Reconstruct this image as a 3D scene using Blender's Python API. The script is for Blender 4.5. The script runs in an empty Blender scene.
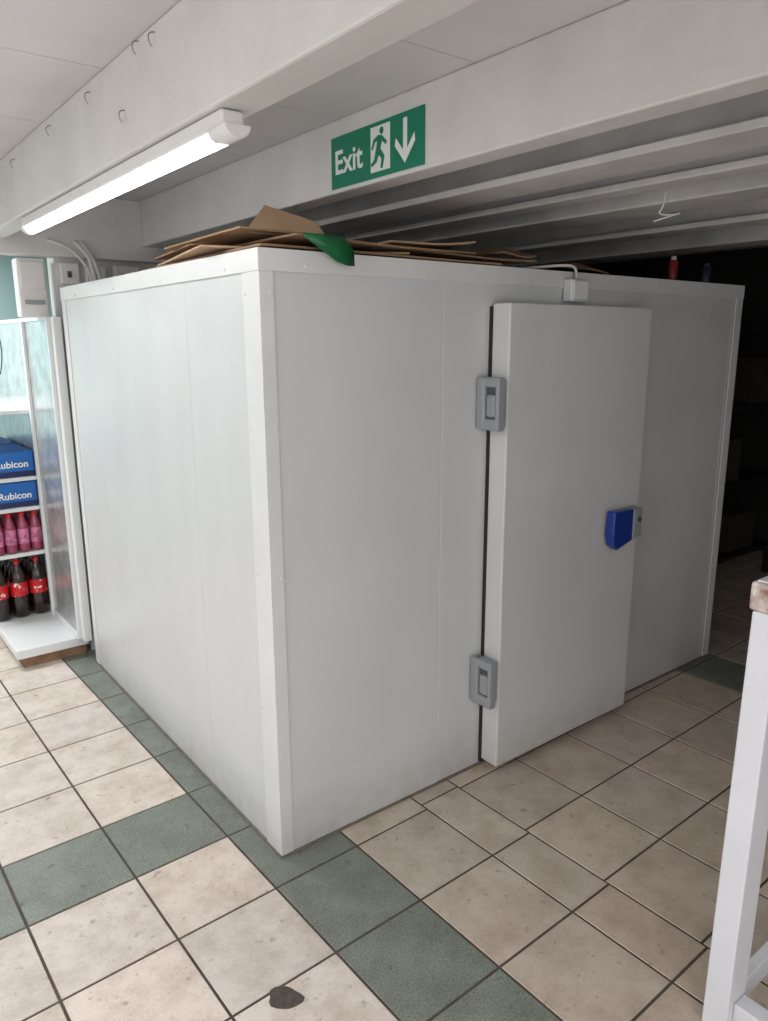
import bpy, bmesh, math, random
from mathutils import Vector, Matrix
random.seed(7)
scene=bpy.context.scene
scene.view_settings.view_transform='Standard'
scene.view_settings.look='None'
COL=bpy.context.collection

# ------------------------------------------------------------ helpers
def srgb(r,g,b):
    def c(v):
        v/=255.0
        return v/12.92 if v<=0.04045 else ((v+0.055)/1.055)**2.4
    return (c(r),c(g),c(b),1.0)

def mat(name,col,rough=0.5,metal=0.0,var=0.0,scale=6.0,bump=0.0,bscale=40.0,dark=None,spec=0.5,emit=None,estr=0.0,coat=0.0,trans=0.0,pos=(0.35,0.62),stretch=None,grime=False):
    m=bpy.data.materials.new(name); m.use_nodes=True
    nt=m.node_tree; b=nt.nodes["Principled BSDF"]
    b.inputs["Base Color"].default_value=col
    b.inputs["Roughness"].default_value=rough
    b.inputs["Metallic"].default_value=metal
    b.inputs["Specular IOR Level"].default_value=spec
    b.inputs["Coat Weight"].default_value=coat
    b.inputs["Transmission Weight"].default_value=trans
    if emit:
        b.inputs["Emission Color"].default_value=emit
        b.inputs["Emission Strength"].default_value=estr
    tc=nt.nodes.new("ShaderNodeTexCoord")
    src=tc.outputs["Object"]
    if stretch:
        mp=nt.nodes.new("ShaderNodeMapping"); mp.inputs["Scale"].default_value=stretch
        nt.links.new(src,mp.inputs["Vector"]); src=mp.outputs["Vector"]
    if var>0:
        n=nt.nodes.new("ShaderNodeTexNoise"); n.inputs["Scale"].default_value=scale
        n.inputs["Detail"].default_value=5; n.inputs["Roughness"].default_value=0.6
        nt.links.new(src,n.inputs["Vector"])
        r=nt.nodes.new("ShaderNodeValToRGB")
        r.color_ramp.elements[0].position=pos[0]; r.color_ramp.elements[1].position=pos[1]
        d=dark if dark else tuple(c*(1-var) for c in col[:3])+(1,)
        r.color_ramp.elements[0].color=d; r.color_ramp.elements[1].color=col
        nt.links.new(n.outputs["Fac"],r.inputs["Fac"])
        out=r.outputs["Color"]
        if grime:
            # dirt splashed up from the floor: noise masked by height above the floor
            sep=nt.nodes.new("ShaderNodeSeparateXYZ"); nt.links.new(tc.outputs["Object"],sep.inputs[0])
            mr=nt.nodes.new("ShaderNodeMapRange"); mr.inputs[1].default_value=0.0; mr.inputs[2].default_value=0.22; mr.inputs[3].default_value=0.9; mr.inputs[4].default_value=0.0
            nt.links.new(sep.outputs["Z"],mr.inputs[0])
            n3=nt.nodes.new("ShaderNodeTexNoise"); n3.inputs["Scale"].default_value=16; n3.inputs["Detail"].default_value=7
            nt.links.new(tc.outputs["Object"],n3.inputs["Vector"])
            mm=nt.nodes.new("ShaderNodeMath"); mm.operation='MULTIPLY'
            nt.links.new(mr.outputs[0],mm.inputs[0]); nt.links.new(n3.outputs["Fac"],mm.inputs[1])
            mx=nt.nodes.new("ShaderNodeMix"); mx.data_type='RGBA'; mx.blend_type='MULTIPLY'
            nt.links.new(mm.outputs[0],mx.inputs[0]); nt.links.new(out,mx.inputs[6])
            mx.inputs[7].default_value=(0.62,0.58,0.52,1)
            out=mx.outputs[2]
        nt.links.new(out,b.inputs["Base Color"])
    if bump>0:
        n2=nt.nodes.new("ShaderNodeTexNoise"); n2.inputs["Scale"].default_value=bscale
        n2.inputs["Detail"].default_value=4
        nt.links.new(tc.outputs["Object"],n2.inputs["Vector"])
        bp=nt.nodes.new("ShaderNodeBump"); bp.inputs["Strength"].default_value=bump
        bp.inputs["Distance"].default_value=0.01
        nt.links.new(n2.outputs["Fac"],bp.inputs["Height"])
        nt.links.new(bp.outputs["Normal"],b.inputs["Normal"])
    return m

def link(o,parent=None):
    COL.objects.link(o)
    if parent is not None: o.parent=parent
    return o

def empty(name,loc=(0,0,0)):
    e=bpy.data.objects.new(name,None); e.empty_display_size=0.1
    e.location=loc
    COL.objects.link(e); return e

def add_box(bm,x0,x1,y0,y1,z0,z1,mi=0,tilt=0.0):
    vs=[bm.verts.new(p) for p in [(x0,y0,z0),(x1,y0,z0),(x1,y1,z0),(x0,y1,z0),(x0+tilt,y0,z1),(x1+tilt,y0,z1),(x1+tilt,y1,z1),(x0+tilt,y1,z1)]]
    for f in [(0,3,2,1),(4,5,6,7),(0,1,5,4),(1,2,6,5),(2,3,7,6),(3,0,4,7)]:
        fc=bm.faces.new([vs[i] for i in f]); fc.material_index=mi
    return vs

def finish(bm,name,mats,parent=None,bevel=0.0,segs=2,smooth=False):
    me=bpy.data.meshes.new(name); bm.normal_update(); bm.to_mesh(me); bm.free()
    if not isinstance(mats,(list,tuple)): mats=[mats]
    for m in mats: me.materials.append(m)
    if smooth:
        for p in me.polygons: p.use_smooth=True
    o=bpy.data.objects.new(name,me); link(o,parent)
    if bevel>0:
        b=o.modifiers.new("bevel","BEVEL"); b.width=bevel; b.segments=segs; b.limit_method='ANGLE'
    return o

def box(name,b,m,parent=None,bevel=0.0,segs=2,tilt=0.0):
    bm=bmesh.new(); add_box(bm,*b,tilt=tilt); return finish(bm,name,m,parent,bevel,segs)

def boxes(name,bl,mats,parent=None,bevel=0.0):
    bm=bmesh.new()
    for b in bl:
        add_box(bm,*b)
    return finish(bm,name,mats,parent,bevel)

def tube(name,pts,r,m,parent=None,res=4):
    c=bpy.data.curves.new(name,"CURVE"); c.dimensions='3D'; c.bevel_depth=r; c.bevel_resolution=res
    s=c.splines.new("NURBS"); s.points.add(len(pts)-1)
    for i,p in enumerate(pts): s.points[i].co=(*p,1)
    s.use_endpoint_u=True; s.order_u=3
    c.materials.append(m); c.use_fill_caps=True
    o=bpy.data.objects.new(name,c); return link(o,parent)

def lathe(bm,prof,cx,cy,cz,n=20):
    rings=[]
    for r,z,mi in prof:
        rings.append([bm.verts.new((cx+r*math.cos(2*math.pi*i/n),cy+r*math.sin(2*math.pi*i/n),cz+z)) for i in range(n)])
    for k in range(len(rings)-1):
        for i in range(n):
            f=bm.faces.new([rings[k][i],rings[k][(i+1)%n],rings[k+1][(i+1)%n],rings[k+1][i]])
            f.material_index=prof[k][2]; f.smooth=True
    f=bm.faces.new(rings[-1]); f.material_index=prof[-1][2]
    f=bm.faces.new(list(reversed(rings[0]))); f.material_index=prof[0][2]

def text(name,body,size,mw,m,parent=None,ext=0.0008,bold=0.0):
    c=bpy.data.curves.new(name,"FONT"); c.body=body; c.size=size; c.extrude=ext; c.offset=bold
    c.materials.append(m)
    o=bpy.data.objects.new(name,c); o.matrix_world=mw
    COL.objects.link(o)
    if parent is not None: o.parent=parent
    return o

# ------------------------------------------------------------ materials
M_panel=mat("coated_steel_panel",srgb(211,213,214),0.36,var=0.06,scale=3.0,spec=0.45,stretch=(1,1,0.5),bump=0.02,bscale=3,grime=True)
M_trim=mat("trim_white_steel",srgb(221,222,222),0.35,var=0.05,scale=5,grime=True)
M_door=mat("door_white_steel",srgb(212,213,213),0.35,var=0.05,scale=3,stretch=(1,1,0.5),grime=True)
M_seal=mat("black_rubber_seal",srgb(30,30,31),0.6)
M_grey=mat("grey_hinge_plastic",srgb(150,154,159),0.45)
M_greyd=mat("dark_grey_plastic",srgb(78,82,86),0.5)
M_blue=mat("blue_handle_plastic",srgb(28,62,150),0.3)
M_paint=mat("white_painted_timber",srgb(221,219,217),0.5,var=0.10,scale=5,bump=0.15,bscale=30)
M_ceil=mat("white_ceiling_board",srgb(214,212,212),0.7,var=0.06,scale=3)
M_wall=mat("white_wall_paint",srgb(212,212,211),0.7,var=0.06,scale=3,bump=0.1,bscale=60)
M_darkwall=mat("storeroom_painted_shade",srgb(38,37,36),0.9,var=0.4,scale=2)  # gloom of the unlit storeroom put into the wall colour
M_turq=mat("turquoise_wall_paint",srgb(190,224,222),0.7,var=0.06,scale=3)
M_card=mat("brown_cardboard",srgb(152,122,94),0.85,var=0.25,scale=7,bump=0.1,bscale=25)
M_cardl=mat("light_cardboard",srgb(180,150,120),0.85,var=0.15,scale=7)
M_greencard=mat("green_plastic_bag",srgb(12,104,58),0.4,var=0.3,scale=14)
M_sign=mat("sign_green",srgb(6,124,96),0.4)
M_signw=mat("sign_white",srgb(232,238,234),0.4)
M_metalw=mat("white_shelf_metal",srgb(222,225,226),0.35)
M_mirror=mat("brushed_steel_back_panel",srgb(196,200,201),0.28,metal=0.6,var=0.3,scale=14)
M_wood=mat("raw_wood_edge",srgb(150,115,90),0.8,var=0.4,scale=14)
M_cable=mat("white_cable",srgb(215,213,208),0.5)
M_stain=mat("dark_stain",srgb(84,76,70),0.7,var=0.4,scale=60)
M_cola=mat("cola_bottle_plastic",srgb(30,12,10),0.12,coat=0.5)
M_red=mat("red_cap",srgb(196,22,30),0.4)
M_label=mat("red_printed_label",srgb(200,24,32),0.4,var=0.5,scale=30,dark=srgb(240,225,225),pos=(0.40,0.43))
M_pink=mat("pink_drink_plastic",srgb(150,60,90),0.15,coat=0.4)
M_pinkl=mat("pink_label",srgb(220,130,170),0.4,var=0.5,scale=45,pos=(0.45,0.55))
M_cartonb=mat("blue_carton",srgb(24,104,186),0.5,var=0.08,scale=8)
M_cartond=mat("dark_blue_carton",srgb(24,40,90),0.5,var=0.1,scale=8)
M_white=mat("white_print",srgb(240,240,240),0.5)
M_screw=mat("screw_steel",srgb(150,150,150),0.35,metal=0.8)
M_black=mat("black_metal",srgb(22,22,23),0.6)
M_peel=mat("peeling_brown_paint",srgb(222,216,210),0.7,var=0.5,scale=22,dark=srgb(140,104,88))
M_table=mat("white_painted_wood",srgb(220,222,228),0.5,var=0.05,scale=6)
M_tube=mat("lit_fluorescent_tube",(1,1,1,1),0.4,emit=(0.99,0.99,1.0,1),estr=13)
M_lampbody=mat("lamp_body_white",srgb(226,225,223),0.4)

def tile_material():
    m=bpy.data.materials.new("ceramic_floor_tiles"); m.use_nodes=True
    nt=m.node_tree; b=nt.nodes["Principled BSDF"]; L=nt.links
    a=nt.nodes.new("ShaderNodeVertexColor"); a.layer_name="tile"
    tc=nt.nodes.new("ShaderNodeTexCoord")
    def noise(s,d,r=0.5):
        n=nt.nodes.new("ShaderNodeTexNoise"); n.inputs["Scale"].default_value=s; n.inputs["Detail"].default_value=d; n.inputs["Roughness"].default_value=r
        L.new(tc.outputs["Object"],n.inputs["Vector"]); return n
    def ramp(n,p0,c0,p1,c1):
        r=nt.nodes.new("ShaderNodeValToRGB"); r.color_ramp.elements[0].position=p0; r.color_ramp.elements[1].position=p1
        r.color_ramp.elements[0].color=(*c0,1); r.color_ramp.elements[1].color=(*c1,1)
        L.new(n.outputs["Fac"],r.inputs["Fac"]); return r
    def mul(x,y,f=1.0,fs=None):
        k=nt.nodes.new("ShaderNodeMix"); k.data_type='RGBA'; k.blend_type='MULTIPLY'; k.inputs[0].default_value=f
        if fs: L.new(fs,k.inputs[0])
        L.new(x,k.inputs[6]); L.new(y,k.inputs[7]); return k.outputs[2]
    n1=noise(210,3); n2=noise(7,9,0.72)
    r1=ramp(n1,0.38,(0.66,0.66,0.66),0.6,(1.12,1.12,1.12))
    r2=ramp(n2,0.34,(0.74,0.70,0.66),0.58,(1,1,1))
    r3=ramp(noise(24,3),0.64,(1,1,1),0.74,(0.55,0.50,0.45))
    r4=ramp(noise(60,2),0.68,(1,1,1),0.74,(0.50,0.45,0.40))
    c=mul(a.outputs["Color"],r1.outputs["Color"],fs=a.outputs["Alpha"])
    c=mul(c,r2.outputs["Color"]); c=mul(c,r3.outputs["Color"],0.8); c=mul(c,r4.outputs["Color"],0.7)
    L.new(c,b.inputs["Base Color"])
    b.inputs["Roughness"].default_value=0.5
    bp=nt.nodes.new("ShaderNodeBump"); bp.inputs["Strength"].default_value=0.08; bp.inputs["Distance"].default_value=0.004
    L.new(n2.outputs["Fac"],bp.inputs["Height"]); L.new(bp.outputs["Normal"],b.inputs["Normal"])
    return m
M_tile=tile_material()
M_grout=mat("dark_grout",srgb(86,77,70),0.9,var=0.4,scale=12)

# ------------------------------------------------------------ room bounds
XL,XR,YF,YB=-3.4,5.0,-4.6,3.9
ZC=2.34
bm=bmesh.new()
lay=bm.loops.layers.float_color.new("tile")
add_box(bm,XL,XR,YF,YB,-0.08,-0.002,0)
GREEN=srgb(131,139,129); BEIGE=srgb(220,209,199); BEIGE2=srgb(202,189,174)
def tile(x0,x1,y0,y1,green=False,darker=False):
    g=0.0038
    if x1-x0<0.02 or y1-y0<0.02: return
    k=random.uniform(0.92,1.03)
    if green:
        c=[GREEN[i]*k for i in range(3)]+[1.0]
    else:
        t=random.uniform(-0.02,0.02); B=BEIGE2 if darker else BEIGE  # flag only picks the darker beige, right of the green strip
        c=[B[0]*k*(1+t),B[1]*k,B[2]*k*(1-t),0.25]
    def P(x,y,z): return (x-0.022*y, y+0.022*x, z)
    lo=[P(x0+g,y0+g,-0.002),P(x1-g,y0+g,-0.002),P(x1-g,y1-g,-0.002),P(x0+g,y1-g,-0.002)]
    h=g+0.0015
    hi=[P(x0+h,y0+h,0),P(x1-h,y0+h,0),P(x1-h,y1-h,0),P(x0+h,y1-h,0)]
    vl=[bm.verts.new(p) for p in lo]; vh=[bm.verts.new(p) for p in hi]
    fs=[bm.faces.new(vh)]
    for i in range(4):
        fs.append(bm.faces.new([vl[i],vl[(i+1)%4],vh[(i+1)%4],vh[i]]))
    for f in fs:
        f.material_index=1
        for l in f.loops: l[lay]=c
P_=0.32
ys=[0.215+P_*k for k in range(-15,12)]
xs=[-0.085-P_*k for k in range(0,11)]
for i in range(len(xs)-1):
    for j in range(len(ys)-1):
        y0=ys[j]
        g=abs(y0-0.215)<0.01
        if xs[i+1]<XL+0.1 or y0<YF+0.15 or ys[j+1]>YB-0.12: continue
        tile(xs[i+1],xs[i],ys[j],ys[j+1],green=g)
for j in range(len(ys)-1):
    if ys[j]<YF+0.15 or ys[j+1]>YB-0.12: continue
    tile(-0.085,0.228,ys[j],ys[j+1],green=True)
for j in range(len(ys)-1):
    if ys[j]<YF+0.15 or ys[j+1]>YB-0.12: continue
    tile(0.228,0.545,ys[j],ys[j+1],darker=True)
    if abs(ys[j]-(-0.105))<0.01: tile(0.545,0.728,ys[j]+0.03,ys[j+1],darker=True)
    elif abs(ys[j+1]-(-0.105))<0.01: tile(0.545,0.728,ys[j],ys[j+1]+0.03,darker=True)
    else: tile(0.545,0.728,ys[j],ys[j+1],darker=True)
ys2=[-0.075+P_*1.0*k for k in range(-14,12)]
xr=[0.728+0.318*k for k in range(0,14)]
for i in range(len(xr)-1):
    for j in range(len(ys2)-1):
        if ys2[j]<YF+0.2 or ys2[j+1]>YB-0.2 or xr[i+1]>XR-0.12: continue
        tile(xr[i],xr[i+1],ys2[j]-0.012,ys2[j+1]-0.012,green=(i==5),darker=True)
floor=finish(bm,"floor",[M_grout,M_tile])

# walls
box("wall_left",(XL-0.1,XL,YF,YB,-0.05,ZC+0.1),M_wall)
box("wall_front",(XL,XR,YF-0.1,YF,-0.05,ZC+0.1),M_wall)
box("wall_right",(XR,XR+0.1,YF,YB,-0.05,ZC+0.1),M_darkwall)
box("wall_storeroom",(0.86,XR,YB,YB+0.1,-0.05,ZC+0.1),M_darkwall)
box("wall_alcove",(XL,0.74,YB,YB+0.1,-0.05,ZC+0.1),M_turq)
box("wall_back",(0.03,0.80,2.12,2.24,-0.05,ZC+0.02),M_wall)
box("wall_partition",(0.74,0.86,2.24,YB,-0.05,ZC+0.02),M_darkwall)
bm=bmesh.new()
jo=[-4.6,-3.42,-2.81,-2.2,-1.59,-0.98,-0.37,0.24,0.85,1.46,2.07,2.68,3.29,3.9]
for i in range(len(jo)-1):
    add_box(bm,XL,0.49,jo[i]+0.002,jo[i+1]-0.002,ZC,ZC+0.04)
add_box(bm,XL,XR,YF,YB,ZC+0.03,ZC+0.1)
add_box(bm,0.49,XR,YF,YB,ZC,ZC+0.04)
finish(bm,"ceiling",M_ceil)

ZB=2.11
def beam(name,x0,x1,z0,m=M_paint,y0=YF,y1=2.02,z1=ZC):
    return box(name,(x0,x1,y0,y1,z0,z1),m,None,0.006)
beam("ceiling_beam",-0.30,-0.205,ZB)
beam("ceiling_beam",0.44,0.53,ZB+0.01)
M_paintd=mat("aged_painted_beam",srgb(205,203,200),0.6,var=0.18,scale=5)
def ibeam(x0,x1,z0,web=0.03):
    xc=(x0+x1)/2
    boxes("ceiling_beam",[(x0,x1,YF,YB,z0,z0+0.022),(xc-web/2,xc+web/2,YF,YB,z0+0.022,ZC)],M_paintd,None,0.003)
ibeam(0.74,0.92,ZB)
ibeam(1.10,1.19,ZB)
beam("ceiling_beam",1.42,1.62,ZB,M_paintd,y1=YB)
ibeam(2.05,2.2,ZB)
beam("ceiling_beam",2.7,2.9,ZB,M_paintd,y1=YB)
box("ceiling_crossbeam",(XL,0.80,2.02,2.12,2.05,ZC),M_paint,None,0.006)
hk=empty("cable_hooks")
for k,(y,z) in enumerate([(-0.12,2.31),(-0.02,2.32),(0.35,2.30),(0.75,2.3),(1.25,2.29),(0.1,2.2)]):
    tube("hook_%d"%k,[(-0.298,y,z+0.01),(-0.314,y,z+0.01),(-0.317,y,z-0.01),(-0.309,y,z-0.020)],0.0015,M_screw,hk,2)

# ------------------------------------------------------------ cold room
W,L,H=2.62,1.944,1.9
cr=empty("walk_in_cold_room")
pb=0.003
boxes("side_panels",[(0.004,0.084,0.09,0.515,0,H-0.01),(0.004,0.084,0.515,L-0.004,0,H-0.01)],M_panel,cr,pb)
boxes("front_panels",[(0.004,0.68,0.004,0.084,0,H-0.01),(0.68,1.87,0.004,0.084,0,H-0.01),(1.87,W-0.084,0.004,0.084,0,H-0.01)],M_panel,cr,pb)
boxes("far_side_panels",[(W-0.084,W-0.004,0.004,0.95,0,H-0.01),(W-0.084,W-0.004,0.95,L-0.004,0,H-0.01)],M_panel,cr,pb)
boxes("rear_panels",[(0.084,1.3,L-0.084,L-0.004,0,H-0.01),(1.3,W-0.084,L-0.084,L-0.004,0,H-0.01)],M_panel,cr,pb)
boxes("roof_panels",[(0.084,1.3,0.084,L-0.084,H-0.09,H-0.01),(1.3,W-0.084,0.084,L-0.084,H-0.09,H-0.01)],M_panel,cr,pb)
boxes("corner_trim_near",[(0,0.0045,0,0.10,0,H-0.058),(0.0045,0.045,0,0.0045,0,H-0.058)],M_trim,cr,0.001)
boxes("corner_trim_far_front",[(W-0.06,W,0,0.0045,0,H-0.058),(W-0.0045,W,0,0.06,0,H-0.058)],M_trim,cr,0.001)
boxes("corner_trim_far_side",[(0,0.0045,L-0.06,L,0,H-0.058),(0,0.06,L-0.0045,L,0,H-0.058)],M_trim,cr,0.001)
boxes("top_trim",[(-0.002,0.0045,-0.002,L,H-0.06,H),(0.0045,W,-0.002,0.0045,H-0.06,H),(0.0045,0.06,0.0045,L,H-0.003,H),(0.06,W,0.0045,0.06,H-0.003,H),(W-0.003,W,0.0045,L,H-0.06,H-0.003)],M_trim,cr,0.0008)
boxes("kick_sheet",[(0.045,0.677,0.0022,0.005,0.0,0.235),],M_panel,cr)
bm=bmesh.new()
def rivet(p,axis):
    r=0.005
    mt=Matrix.Translation(p)@(Matrix.Rotation(math.pi/2,4,'X') if axis=='y' else Matrix.Rotation(math.pi/2,4,'Y'))
    bmesh.ops.create_cone(bm,cap_ends=True,segments=10,radius1=r,radius2=r*0.6,depth=0.003,matrix=mt)
for z in [0.08,0.5,0.95,1.4,1.78]:
    rivet((0.035,-0.001,z),'y'); rivet((-0.001,0.085,z),'x')
for x in [0.15,0.6,1.1,1.9,2.4]: rivet((x,-0.003,H-0.045),'y')
for y in [0.2,0.7,1.2,1.7]: rivet((-0.003,y,H-0.045),'x')
finish(bm,"rivets",M_trim,cr)
M_sealant=mat("dirty_sealant",srgb(120,112,104),0.8,var=0.3,scale=20)
boxes("floor_sealant",[(-0.004,0.004,0,L,0,0.008),(0,W,-0.004,0.004,0,0.008)],M_sealant,cr)
# door
D0,D1=0.900,1.733; DZ0,DZ1=0.03,1.775
boxes("door_frame_seal",[(0.8970,1.75,-0.0110,0.003,0.015,1.765)],M_seal,cr,0.001)
box("door_leaf",(D0,D1,-0.092,-0.009,DZ0,DZ1),M_door,cr,0.006,3)
boxes("door_edge_sheet",[(D0+0.008,D1-0.008,-0.0928,-0.091,DZ0+0.008,0.60)],M_door,cr)
def rounded(name,x0,x1,y0,y1,z0,z1,r,m,seg=4):
    return box(name,(x0,x1,y0,y1,z0,z1),m,cr,r,seg)
for k,zc in enumerate((1.435,0.39)):
    h=0.092
    rounded("hinge_%d_frame_plate"%k,0.835,0.880,-0.040,0.0,zc-h,zc+h,0.010,M_grey)
    rounded("hinge_%d_body_upper"%k,0.838,0.875,-0.105,-0.012,zc+h*0.62,zc+h,0.010,M_grey)
    rounded("hinge_%d_body_lower"%k,0.838,0.875,-0.105,-0.012,zc-h,zc-h*0.55,0.010,M_grey)
    rounded("hinge_%d_core"%k,0.850,0.882,-0.085,-0.012,zc-h*0.7,zc+h*0.7,0.004,M_greyd)
    rounded("hinge_%d_knuckle"%k,0.840,0.868,-0.088,-0.045,zc-h*0.50,zc+h*0.36,0.010,M_grey)
    rounded("hinge_%d_outer_bar"%k,0.838,0.873,-0.107,-0.090,zc-h,zc+h,0.006,M_grey)
    rounded("hinge_%d_door_plate"%k,0.870,0.9035,-0.085,-0.025,zc-h*0.9,zc+h*0.9,0.006,M_grey)
# handle
def extr(bm,prof,y0f,y1f):
    a=[bm.verts.new((x,y0f(x),z)) for x,z in prof]; b=[bm.verts.new((x,y1f(x),z)) for x,z in prof]
    n=len(prof)
    bm.faces.new(a); bm.faces.new(list(reversed(b)))
    for i in range(n): bm.faces.new([a[i],b[i],b[(i+1)%n],a[(i+1)%n]])
    bmesh.ops.recalc_face_normals(bm,faces=bm.faces)
hx=-0.055
bm=bmesh.new()
prof=[(1.545+hx,0.972),(1.70+hx,0.962),(1.707+hx,0.95),(1.707+hx,0.838),(1.70+hx,0.826),(1.58+hx,0.806),(1.552+hx,0.83),(1.54+hx,0.87)]
extr(bm,prof,lambda x:-0.142+0.02*(x-1.54)/0.17,lambda x:-0.105)
finish(bm,"handle_blue_wing",M_blue,cr,0.008,3)
rounded("handle_base",1.575+hx,1.755+hx,-0.107,-0.09,0.825,0.965,0.006,M_grey)
rounded("handle_lock_block",1.695+hx,1.757+hx,-0.135,-0.09,0.835,0.962,0.010,M_grey)
bm=bmesh.new()
bmesh.ops.create_cone(bm,cap_ends=True,segments=16,radius1=0.010,radius2=0.010,depth=0.012,matrix=Matrix.Translation((1.730+hx,-0.136,0.915))@Matrix.Rotation(math.pi/2,4,'X'))
finish(bm,"handle_keyhole",M_greyd,cr)
jb=empty("cable_junction_box")
box("housing",(1.275,1.372,-0.045,-0.0025,1.79,1.872),M_lampbody,jb,0.008,3)
box("lid",(1.282,1.365,-0.052,-0.044,1.797,1.865),M_lampbody,jb,0.003)
tube("flex",[(1.33,-0.02,1.865),(1.33,-0.02,1.90),(1.31,-0.02,1.92),(1.26,-0.01,1.92),(1.2,0.05,1.915),(1.1,0.15,1.905)],0.005,M_cable,jb)

# ------------------------------------------------------------ cardboard on top
def sheet(name,pts,z,m,parent,th=0.006,curl=0.0,sub=6):
    bm=bmesh.new(); n=sub
    A,B,C_,D=[Vector(p) for p in pts]
    g=[[None]*(n+1) for _ in range(n+1)]
    ph=random.uniform(0,6)
    for i in range(n+1):
        for j in range(n+1):
            u,v=i/n,j/n
            p=A*(1-u)*(1-v)+B*u*(1-v)+C_*u*v+D*(1-u)*v
            p.z+=z+curl*math.sin(ph+u*4)*math.cos(v*3)
            g[i][j]=bm.verts.new(p)
    for i in range(n):
        for j in range(n):
            bm.faces.new([g[i][j],g[i+1][j],g[i+1][j+1],g[i][j+1]])
    o=finish(bm,name,m,parent)
    s=o.modifiers.new("solid","SOLIDIFY"); s.thickness=th; s.offset=1
    return o
cb=empty("flattened_cardboard_boxes")
sheet("sheet_1",[(0.02,0.02,0),(0.95,0.0,0),(1.0,0.8,0),(0.03,0.95,0)],1.906,M_card,cb,0.006,0.002)
sheet("sheet_2",[(-0.05,0.25,0.0),(0.55,0.02,0.0),(0.8,0.6,0.005),(0.05,0.85,0.0)],1.918,M_cardl,cb,0.006,0.003)
sheet("sheet_3",[(0.1,-0.04,0.0),(0.85,0.03,0.004),(0.95,0.5,0.01),(0.1,0.6,0.01)],1.932,M_card,cb,0.006,0.004)
sheet("sheet_4",[(0.0,0.1,0.015),(0.5,0.10,0.0),(0.6,0.7,0.0),(0.0,0.65,0.01)],1.944,M_card,cb,0.006,0.004)
sheet("sheet_5",[(0.45,0.03,0.0),(1.16,0.03,0.010),(1.15,0.5,0.02),(0.5,0.6,0.01)],1.924,M_card,cb,0.006,0.008)
sheet("sheet_6",[(0.05,0.16,0.0),(0.29,0.10,0.0),(0.29,0.16,0.045),(0.17,0.26,0.10)],1.956,M_cardl,cb,0.005,0.002)
sheet("sheet_7",[(0.0,0.45,0.0),(0.16,0.3,0.02),(0.5,0.9,0.03),(0.1,1.0,0.0)],1.95,M_card,cb,0.006,0.004)
sheet("sheet_8",[(0.5,0.05,0.0),(0.82,0.0,0.02),(0.9,0.3,0.02),(0.5,0.4,0.0)],1.948,M_cardl,cb,0.006,0.006)
sheet("sheet_9",[(0.98,0.02,0.0),(1.18,0.05,0.012),(1.15,0.2,0.045),(1.0,0.25,0.02)],1.94,M_card,cb,0.006,0.008)
gb=empty("green_plastic_bag")
bm=bmesh.new()
pp=[[(0.115,-0.045,1.941),(0.18,-0.046,1.943),(0.25,-0.044,1.941)],[(0.12,-0.052,1.930),(0.19,-0.056,1.926),(0.27,-0.050,1.922)],[(0.15,-0.052,1.912),(0.22,-0.056,1.900),(0.285,-0.050,1.900)],[(0.23,-0.045,1.870),(0.26,-0.048,1.862),(0.292,-0.042,1.862)]]
vv=[[bm.verts.new(p) for p in r] for r in pp]
for i in range(3):
    for j in range(2): bm.faces.new([vv[i][j],vv[i+1][j],vv[i+1][j+1],vv[i][j+1]])
o=finish(bm,"bag_fold",M_greencard,gb,smooth=True); s=o.modifiers.new("s","SOLIDIFY"); s.thickness=0.002
def can(name,x,y,cols,h=0.2,r=0.03):
    bm=bmesh.new()
    lathe(bm,[(r*0.9,0,0),(r,0.006,0),(r,h*0.8,0),(r*0.75,h*0.86,1),(r*0.55,h*0.88,1),(r*0.55,h,1)],x,y,H)
    return finish(bm,name,cols)
M_dred=mat("dark_red_can",srgb(130,24,30),0.4)
can("spray_can",2.16,0.10,[M_dred,M_lampbody],0.115,0.020)
can("spray_can",2.44,0.10,[mat("dark_blue_can",srgb(22,32,66),0.4),M_greyd],0.10,0.022)
sheet("cardboard_scrap",[(1.50,0.05,0.01),(1.62,0.05,0.0),(1.6,0.2,0.05),(1.5,0.2,0.03)],1.91,M_card,None,0.004)

# ------------------------------------------------------------ exit sign
sg=empty("exit_sign")
sx=0.4395
Y0,Y1,Z0,Z1=-0.18,0.282,2.132,2.286
box("panel",(sx-0.004,sx,Y0,Y1,Z0,Z1),M_sign,sg,0.001)
S=Matrix(((0,0,-1,sx-0.0045),(-1,0,0,Y1),(0,1,0,Z0),(0,0,0,1)))
def poly(name,pts,m,off=0.0,th=0.001):
    bm=bmesh.new(); vs=[bm.verts.new(S@Vector((x,y,off))) for x,y in pts]
    bm.faces.new(vs)
    o=finish(bm,name,m,sg); s=o.modifiers.new("s","SOLIDIFY"); s.thickness=th; s.offset=0; return o
text("lettering",  "Exit",0.098,S@Matrix.Translation((0.020,0.043,0.0005)),M_signw,sg,0.0006,0.0016)
poly("doorway",[(0.215,0.016),(0.310,0.016),(0.310,0.142),(0.215,0.142)],M_signw,0.0003,0.0006)
def circle(cx,cy,r,n=16): return [(cx+r*math.cos(2*math.pi*i/n),cy+r*math.sin(2*math.pi*i/n)) for i in range(n)]
poly("man_head",circle(0.270,0.126,0.010),M_sign,0.0012,0.0006)
def limb(n,a,b,w1,w2,off=0.0012):
    a=Vector(a);b=Vector(b);d=(b-a).normalized();p=Vector((-d.y,d.x))
    poly(n,[tuple(a+p*w1),tuple(a-p*w1),tuple(b-p*w2),tuple(b+p*w2)],M_sign,off,0.0006)
limb("man_torso",(0.264,0.114),(0.252,0.070),0.012,0.010)
limb("man_thigh_a",(0.252,0.076),(0.278,0.052),0.010,0.007,0.0014)
limb("man_shin_a",(0.278,0.056),(0.270,0.022),0.007,0.005,0.0016)
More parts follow.
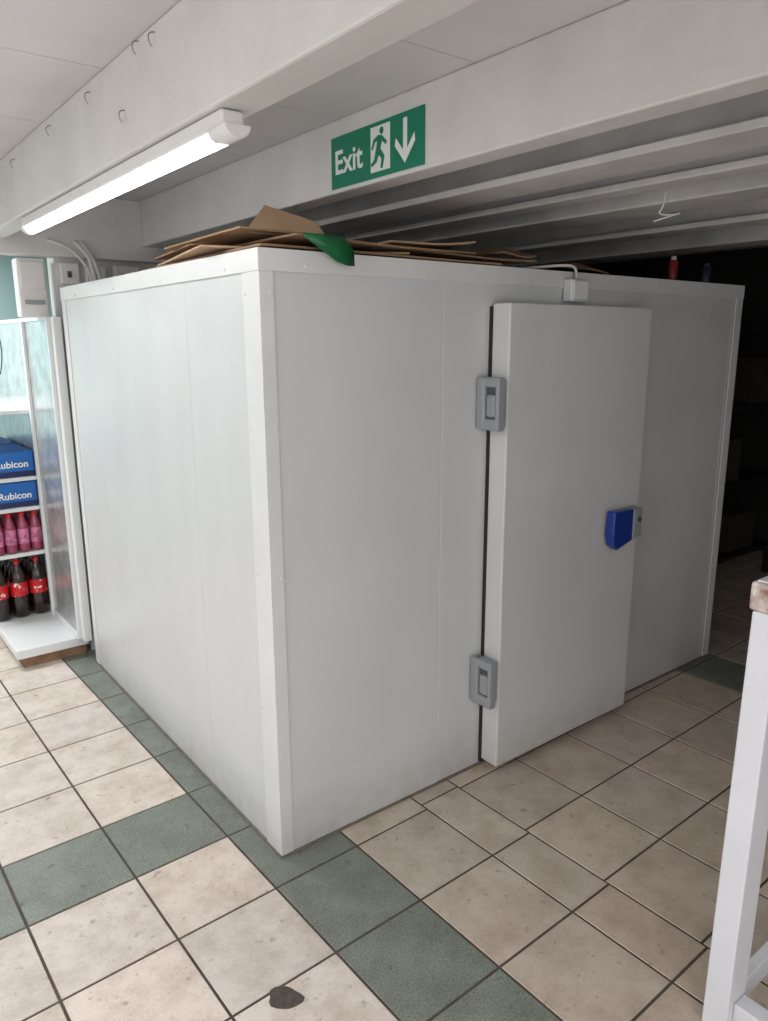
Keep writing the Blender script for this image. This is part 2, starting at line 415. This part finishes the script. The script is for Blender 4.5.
limb("man_thigh_b",(0.253,0.076),(0.240,0.046),0.010,0.007,0.0018)
limb("man_shin_b",(0.243,0.048),(0.220,0.036),0.007,0.005,0.0020)
limb("man_arm_a",(0.266,0.110),(0.294,0.088),0.006,0.005,0.0022)
limb("man_arm_b",(0.258,0.110),(0.234,0.102),0.006,0.005,0.0024)
limb("man_forearm_b",(0.237,0.104),(0.224,0.080),0.005,0.004,0.0026)
poly("arrow_shaft",[(0.371,0.138),(0.389,0.138),(0.389,0.045),(0.371,0.045)],M_signw,0.0005,0.0006)
poly("arrow_head",[(0.380,0.018),(0.426,0.070),(0.422,0.092),(0.380,0.044),(0.338,0.092),(0.334,0.070)],M_signw,0.0012,0.0006)

# ------------------------------------------------------------ fluorescent light
fl=empty("fluorescent_light")
XC_=-0.262
box("batten",(XC_-0.026,XC_+0.026,-0.40,1.31,2.072,2.108),M_lampbody,fl,0.006)
n=12
def halfcyl(name,r,rz,zc,ya,yb_,m,bev=0):
    bm=bmesh.new(); A=[];B=[]
    for i in range(n+1):
        a=math.pi*i/n
        x=XC_+r*math.cos(a); z=zc-rz*math.sin(a)
        A.append(bm.verts.new((x,ya,z))); B.append(bm.verts.new((x,yb_,z)))
    for i in range(n): bm.faces.new([A[i],A[i+1],B[i+1],B[i]]).smooth=True
    bm.faces.new(A); bm.faces.new(B); bm.faces.new([A[0],B[0],B[-1],A[-1]])
    bmesh.ops.recalc_face_normals(bm,faces=bm.faces)
    return finish(bm,name,m,fl,bev)
halfcyl("diffuser",0.024,0.024,2.073,-0.35,1.28,M_tube)
halfcyl("end_cap_near",0.031,0.028,2.078,-0.420,-0.34,M_lampbody,0.003)
halfcyl("end_cap_far",0.031,0.028,2.078,1.27,1.315,M_lampbody,0.003)

# ------------------------------------------------------------ electrics on back wall
el=empty("wall_electrical_boxes")
for k,b in enumerate([(0.05,0.14,2.09,2.12,1.93,2.03),(0.17,0.27,2.09,2.12,1.94,2.02),(0.31,0.44,2.08,2.12,1.93,2.03),(0.50,0.60,2.09,2.12,1.94,2.03)]):
    box("socket_%d"%k,b,M_lampbody,el,0.006)
    box("switch_%d"%k,(b[0]+0.03,b[0]+0.05,b[2]-0.006,b[2],b[4]+0.03,b[4]+0.06),M_greyd,el,0.002)
cu=empty("electricity_isolator_box")
box("housing",(-0.14,-0.010,2.125,2.22,1.77,2.045),M_lampbody,cu,0.008)
box("cover",(-0.13,-0.020,2.115,2.126,1.90,2.03),M_lampbody,cu,0.004)
box("label_strip",(-0.12,-0.030,2.112,2.116,1.83,1.85),M_grey,cu,0.002)
cw=empty("hanging_cables")
tube("cable_1",[(-0.02,2.0,2.12),(0.06,1.98,2.10),(0.14,1.98,2.02),(0.17,1.99,1.93),(0.18,1.99,1.90)],0.007,M_cable,cw)
tube("cable_2",[(0.10,2.0,2.12),(0.16,1.98,2.06),(0.17,1.98,1.98),(0.19,1.99,1.90)],0.011,M_cable,cw)
tube("cable_3",[(0.13,2.0,2.12),(0.18,1.98,2.04),(0.20,1.98,1.96),(0.22,1.99,1.90)],0.011,M_cable,cw)
tube("cable_4",[(-0.29,1.95,2.2),(-0.29,2.0,2.1),(-0.31,2.0,2.0),(-0.29,2.05,1.8),(-0.24,2.1,1.6),(-0.27,2.1,1.5)],0.0025,M_black,cw)

# ------------------------------------------------------------ shelving at left
sh=empty("drinks_shelving_unit")
YS=2.56
box("plinth",(-0.32,0.0,2.10,3.6,0.0,0.055),M_wood,sh,0.003)
box("base_shelf",(-0.35,0.012,2.08,3.6,0.055,0.105),M_metalw,sh,0.006)
box("front_post",(-0.035,0.005,1.99,2.045,0.105,1.77),M_metalw,sh,0.004)
box("back_panel",(-0.045,-0.030,2.05,3.6,0.105,1.77),M_mirror,sh)
box("panel_edge_frame",(-0.052,-0.028,2.046,2.062,0.105,1.77),M_metalw,sh,0.002)
box("panel_top_frame",(-0.052,-0.028,2.05,3.6,1.755,1.775),M_metalw,sh,0.002)
box("panel_bottom_rail",(-0.055,-0.045,2.05,3.6,0.105,0.14),M_metalw,sh,0.002)
box("slotted_upright",(-0.062,-0.045,YS-0.04,YS-0.01,0.105,1.76),M_metalw,sh,0.002)
for k,z in enumerate((0.49,0.75,0.92,1.29)):
    box("shelf_%d"%k,(-0.42,-0.045,YS,3.6,z-0.022,z),M_metalw,sh,0.003)
    box("price_rail_%d"%k,(-0.426,-0.42,YS,3.6,z-0.035,z+0.005),M_metalw,sh,0.001)
bm=bmesh.new()
for y in (2.62,2.73,2.84,2.95):
    for x in (-0.10,-0.203,-0.306):
        lathe(bm,[(0.035,0,0),(0.048,0.01,0),(0.050,0.10,0),(0.047,0.13,2),(0.047,0.205,2),(0.049,0.21,0),(0.040,0.255,0),(0.020,0.30,0),(0.014,0.312,1),(0.015,0.318,1),(0.015,0.335,1)],x,y,0.106,16)
finish(bm,"cola_bottles",[M_cola,M_red,M_label])
bm=bmesh.new()
for y in (2.60,2.67,2.74,2.81):
    for x in (-0.085,-0.152,-0.219,-0.286,-0.353):
        lathe(bm,[(0.024,0,0),(0.031,0.008,0),(0.032,0.05,1),(0.030,0.13,1),(0.031,0.135,0),(0.026,0.165,0),(0.013,0.20,0),(0.013,0.205,2),(0.015,0.208,2),(0.015,0.232,2)],x,y,0.491,14)
finish(bm,"fruit_drink_bottles",[M_pink,M_pinkl,M_red])
ct=empty("drink_can_cartons")
k=0
for z,mm in ((0.75,M_cartonb),(0.92,M_cartonb)):
    for y in (2.58,2.99):
        box("carton_%d"%k,(-0.40,-0.060,y,y+0.38,z+0.002,z+0.140),mm,ct,0.003)
        box("carton_band_%d"%k,(-0.401,-0.059,y-0.001,y+0.381,z+0.004,z+0.032),M_cartond,ct); k+=1
T1=Matrix(((1,0,0,-0.262),(0,0,-1,2.577),(0,1,0,0.975),(0,0,0,1)))
text("print_a","Rubicon",0.052,T1,M_white,ct,0.0008,0.001)
T2=T1.copy(); T2[2][3]=0.80
text("print_b","Rubicon",0.052,T2,M_white,ct,0.0008,0.001)

# ------------------------------------------------------------ counter / stand at right
tb=empty("white_counter_stand")
box("leg_1",(0.512,0.598,-1.225,-1.165,0,1.075),M_table,tb,0.004,tilt=0.028)
box("leg_2",(1.30,1.38,-1.225,-1.165,0,1.075),M_table,tb,0.004)
box("leg_3",(0.512,0.598,-2.30,-2.24,0,1.075),M_table,tb,0.004,tilt=0.028)
box("leg_4",(1.30,1.38,-2.30,-2.24,0,1.075),M_table,tb,0.004)
box("lower_rail_side",(0.54,0.59,-2.24,-1.225,0.03,0.09),M_table,tb,0.004)
box("lower_rail_back",(0.60,1.30,-1.21,-1.18,0.03,0.09),M_table,tb,0.004)
box("top",(0.54,1.40,-2.32,-1.155,1.075,1.14),M_peel,tb,0.008)
box("top_surface",(0.55,1.39,-2.31,-1.165,1.139,1.144),M_table,tb,0.002)

bm=bmesh.new()
vs=[]
for i in range(18):
    a=2*math.pi*i/18; r=0.046*(1+0.10*math.sin(3*a+1)+0.05*math.sin(5*a))
    dx=r*1.0*math.cos(a); dy=r*0.72*math.sin(a)
    ca,sa=math.cos(-0.9),math.sin(-0.9)
    vs.append(bm.verts.new((-0.263+dx*ca-dy*sa,-0.469+dx*sa+dy*ca,0.0012)))
bm.faces.new(vs)
bmesh.ops.recalc_face_normals(bm,faces=bm.faces)
o=finish(bm,"floor_stain",M_stain); s=o.modifiers.new("s","SOLIDIFY"); s.thickness=0.0012; s.offset=0

# ------------------------------------------------------------ dark storeroom clutter
rk=empty("storage_rack")
for x in (3.3,4.3):
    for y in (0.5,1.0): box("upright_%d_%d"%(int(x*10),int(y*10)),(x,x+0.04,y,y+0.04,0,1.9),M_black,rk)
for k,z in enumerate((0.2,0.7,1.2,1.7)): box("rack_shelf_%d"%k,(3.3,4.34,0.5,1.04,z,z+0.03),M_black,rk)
M_dk=mat("shaded_stored_carton",srgb(48,44,42),0.9,var=0.4,scale=5)  # carton colour darkened to carry the storeroom shade
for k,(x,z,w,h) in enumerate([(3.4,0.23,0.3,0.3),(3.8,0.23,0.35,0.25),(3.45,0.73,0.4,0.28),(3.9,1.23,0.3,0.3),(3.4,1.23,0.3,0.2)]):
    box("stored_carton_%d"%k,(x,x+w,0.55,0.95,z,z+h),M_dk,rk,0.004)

hc=empty("hanging_cable_loop")
tube("wire",[(1.25,-0.42,2.11),(1.25,-0.42,2.07),(1.24,-0.40,2.045),(1.27,-0.45,2.04),(1.29,-0.46,2.05),(1.24,-0.39,2.025)],0.0025,M_cable,hc)

# ------------------------------------------------------------ lights
def area(name,loc,rot,sx_,sy_,e,col=(1,1,1)):
    l=bpy.data.lights.new(name,"AREA"); l.shape='RECTANGLE'; l.size=sx_; l.size_y=sy_; l.energy=e; l.color=col
    o=bpy.data.objects.new(name,l); o.location=loc; o.rotation_euler=rot; COL.objects.link(o); return o
area("shop_ceiling_light",(-1.9,0.2,2.30),(0,0,0),0.2,1.8,26,(1,0.99,0.99))
area("shop_ceiling_light",(-1.5,-3.0,2.30),(0,0,0),0.3,1.8,44,(1,0.99,0.99))
area("shopfront_daylight",(-1.4,-4.5,1.2),(math.radians(97),0,math.radians(8)),3.0,1.8,44,(0.98,0.98,1))
area("side_daylight",(-3.3,-1.0,1.2),(0,math.radians(-97),0),1.6,3.0,20,(0.98,0.98,1))
area("alcove_fill_light",(-1.0,3.0,2.25),(0,0,0),1.0,0.3,48,(1,1,1))  # unseen lamp, added to brighten the turquoise alcove wall
w=bpy.data.worlds.new("world"); scene.world=w; w.use_nodes=True
w.node_tree.nodes["Background"].inputs[0].default_value=(0.8,0.85,0.9,1)
w.node_tree.nodes["Background"].inputs[1].default_value=0.1

# ------------------------------------------------------------ camera
cam=bpy.data.cameras.new("camera"); co=bpy.data.objects.new("camera",cam); COL.objects.link(co)
cam.sensor_fit='VERTICAL'; cam.sensor_height=24.0; cam.lens=744.6/1021*24.0; cam.clip_start=0.02
yaw,pitch,roll=math.radians(52.38),math.radians(12.874),math.radians(-0.259)
F=Vector((math.cos(yaw)*math.cos(pitch),math.sin(yaw)*math.cos(pitch),-math.sin(pitch)))
R=Vector((math.sin(yaw),-math.cos(yaw),0)); U=R.cross(F)
R2=R*math.cos(roll)+U*math.sin(roll); U2=-R*math.sin(roll)+U*math.cos(roll)
m=Matrix((R2,U2,-F)).transposed().to_4x4(); m.translation=Vector((-1.028,-1.889,1.652))
co.matrix_world=m
scene.camera=co
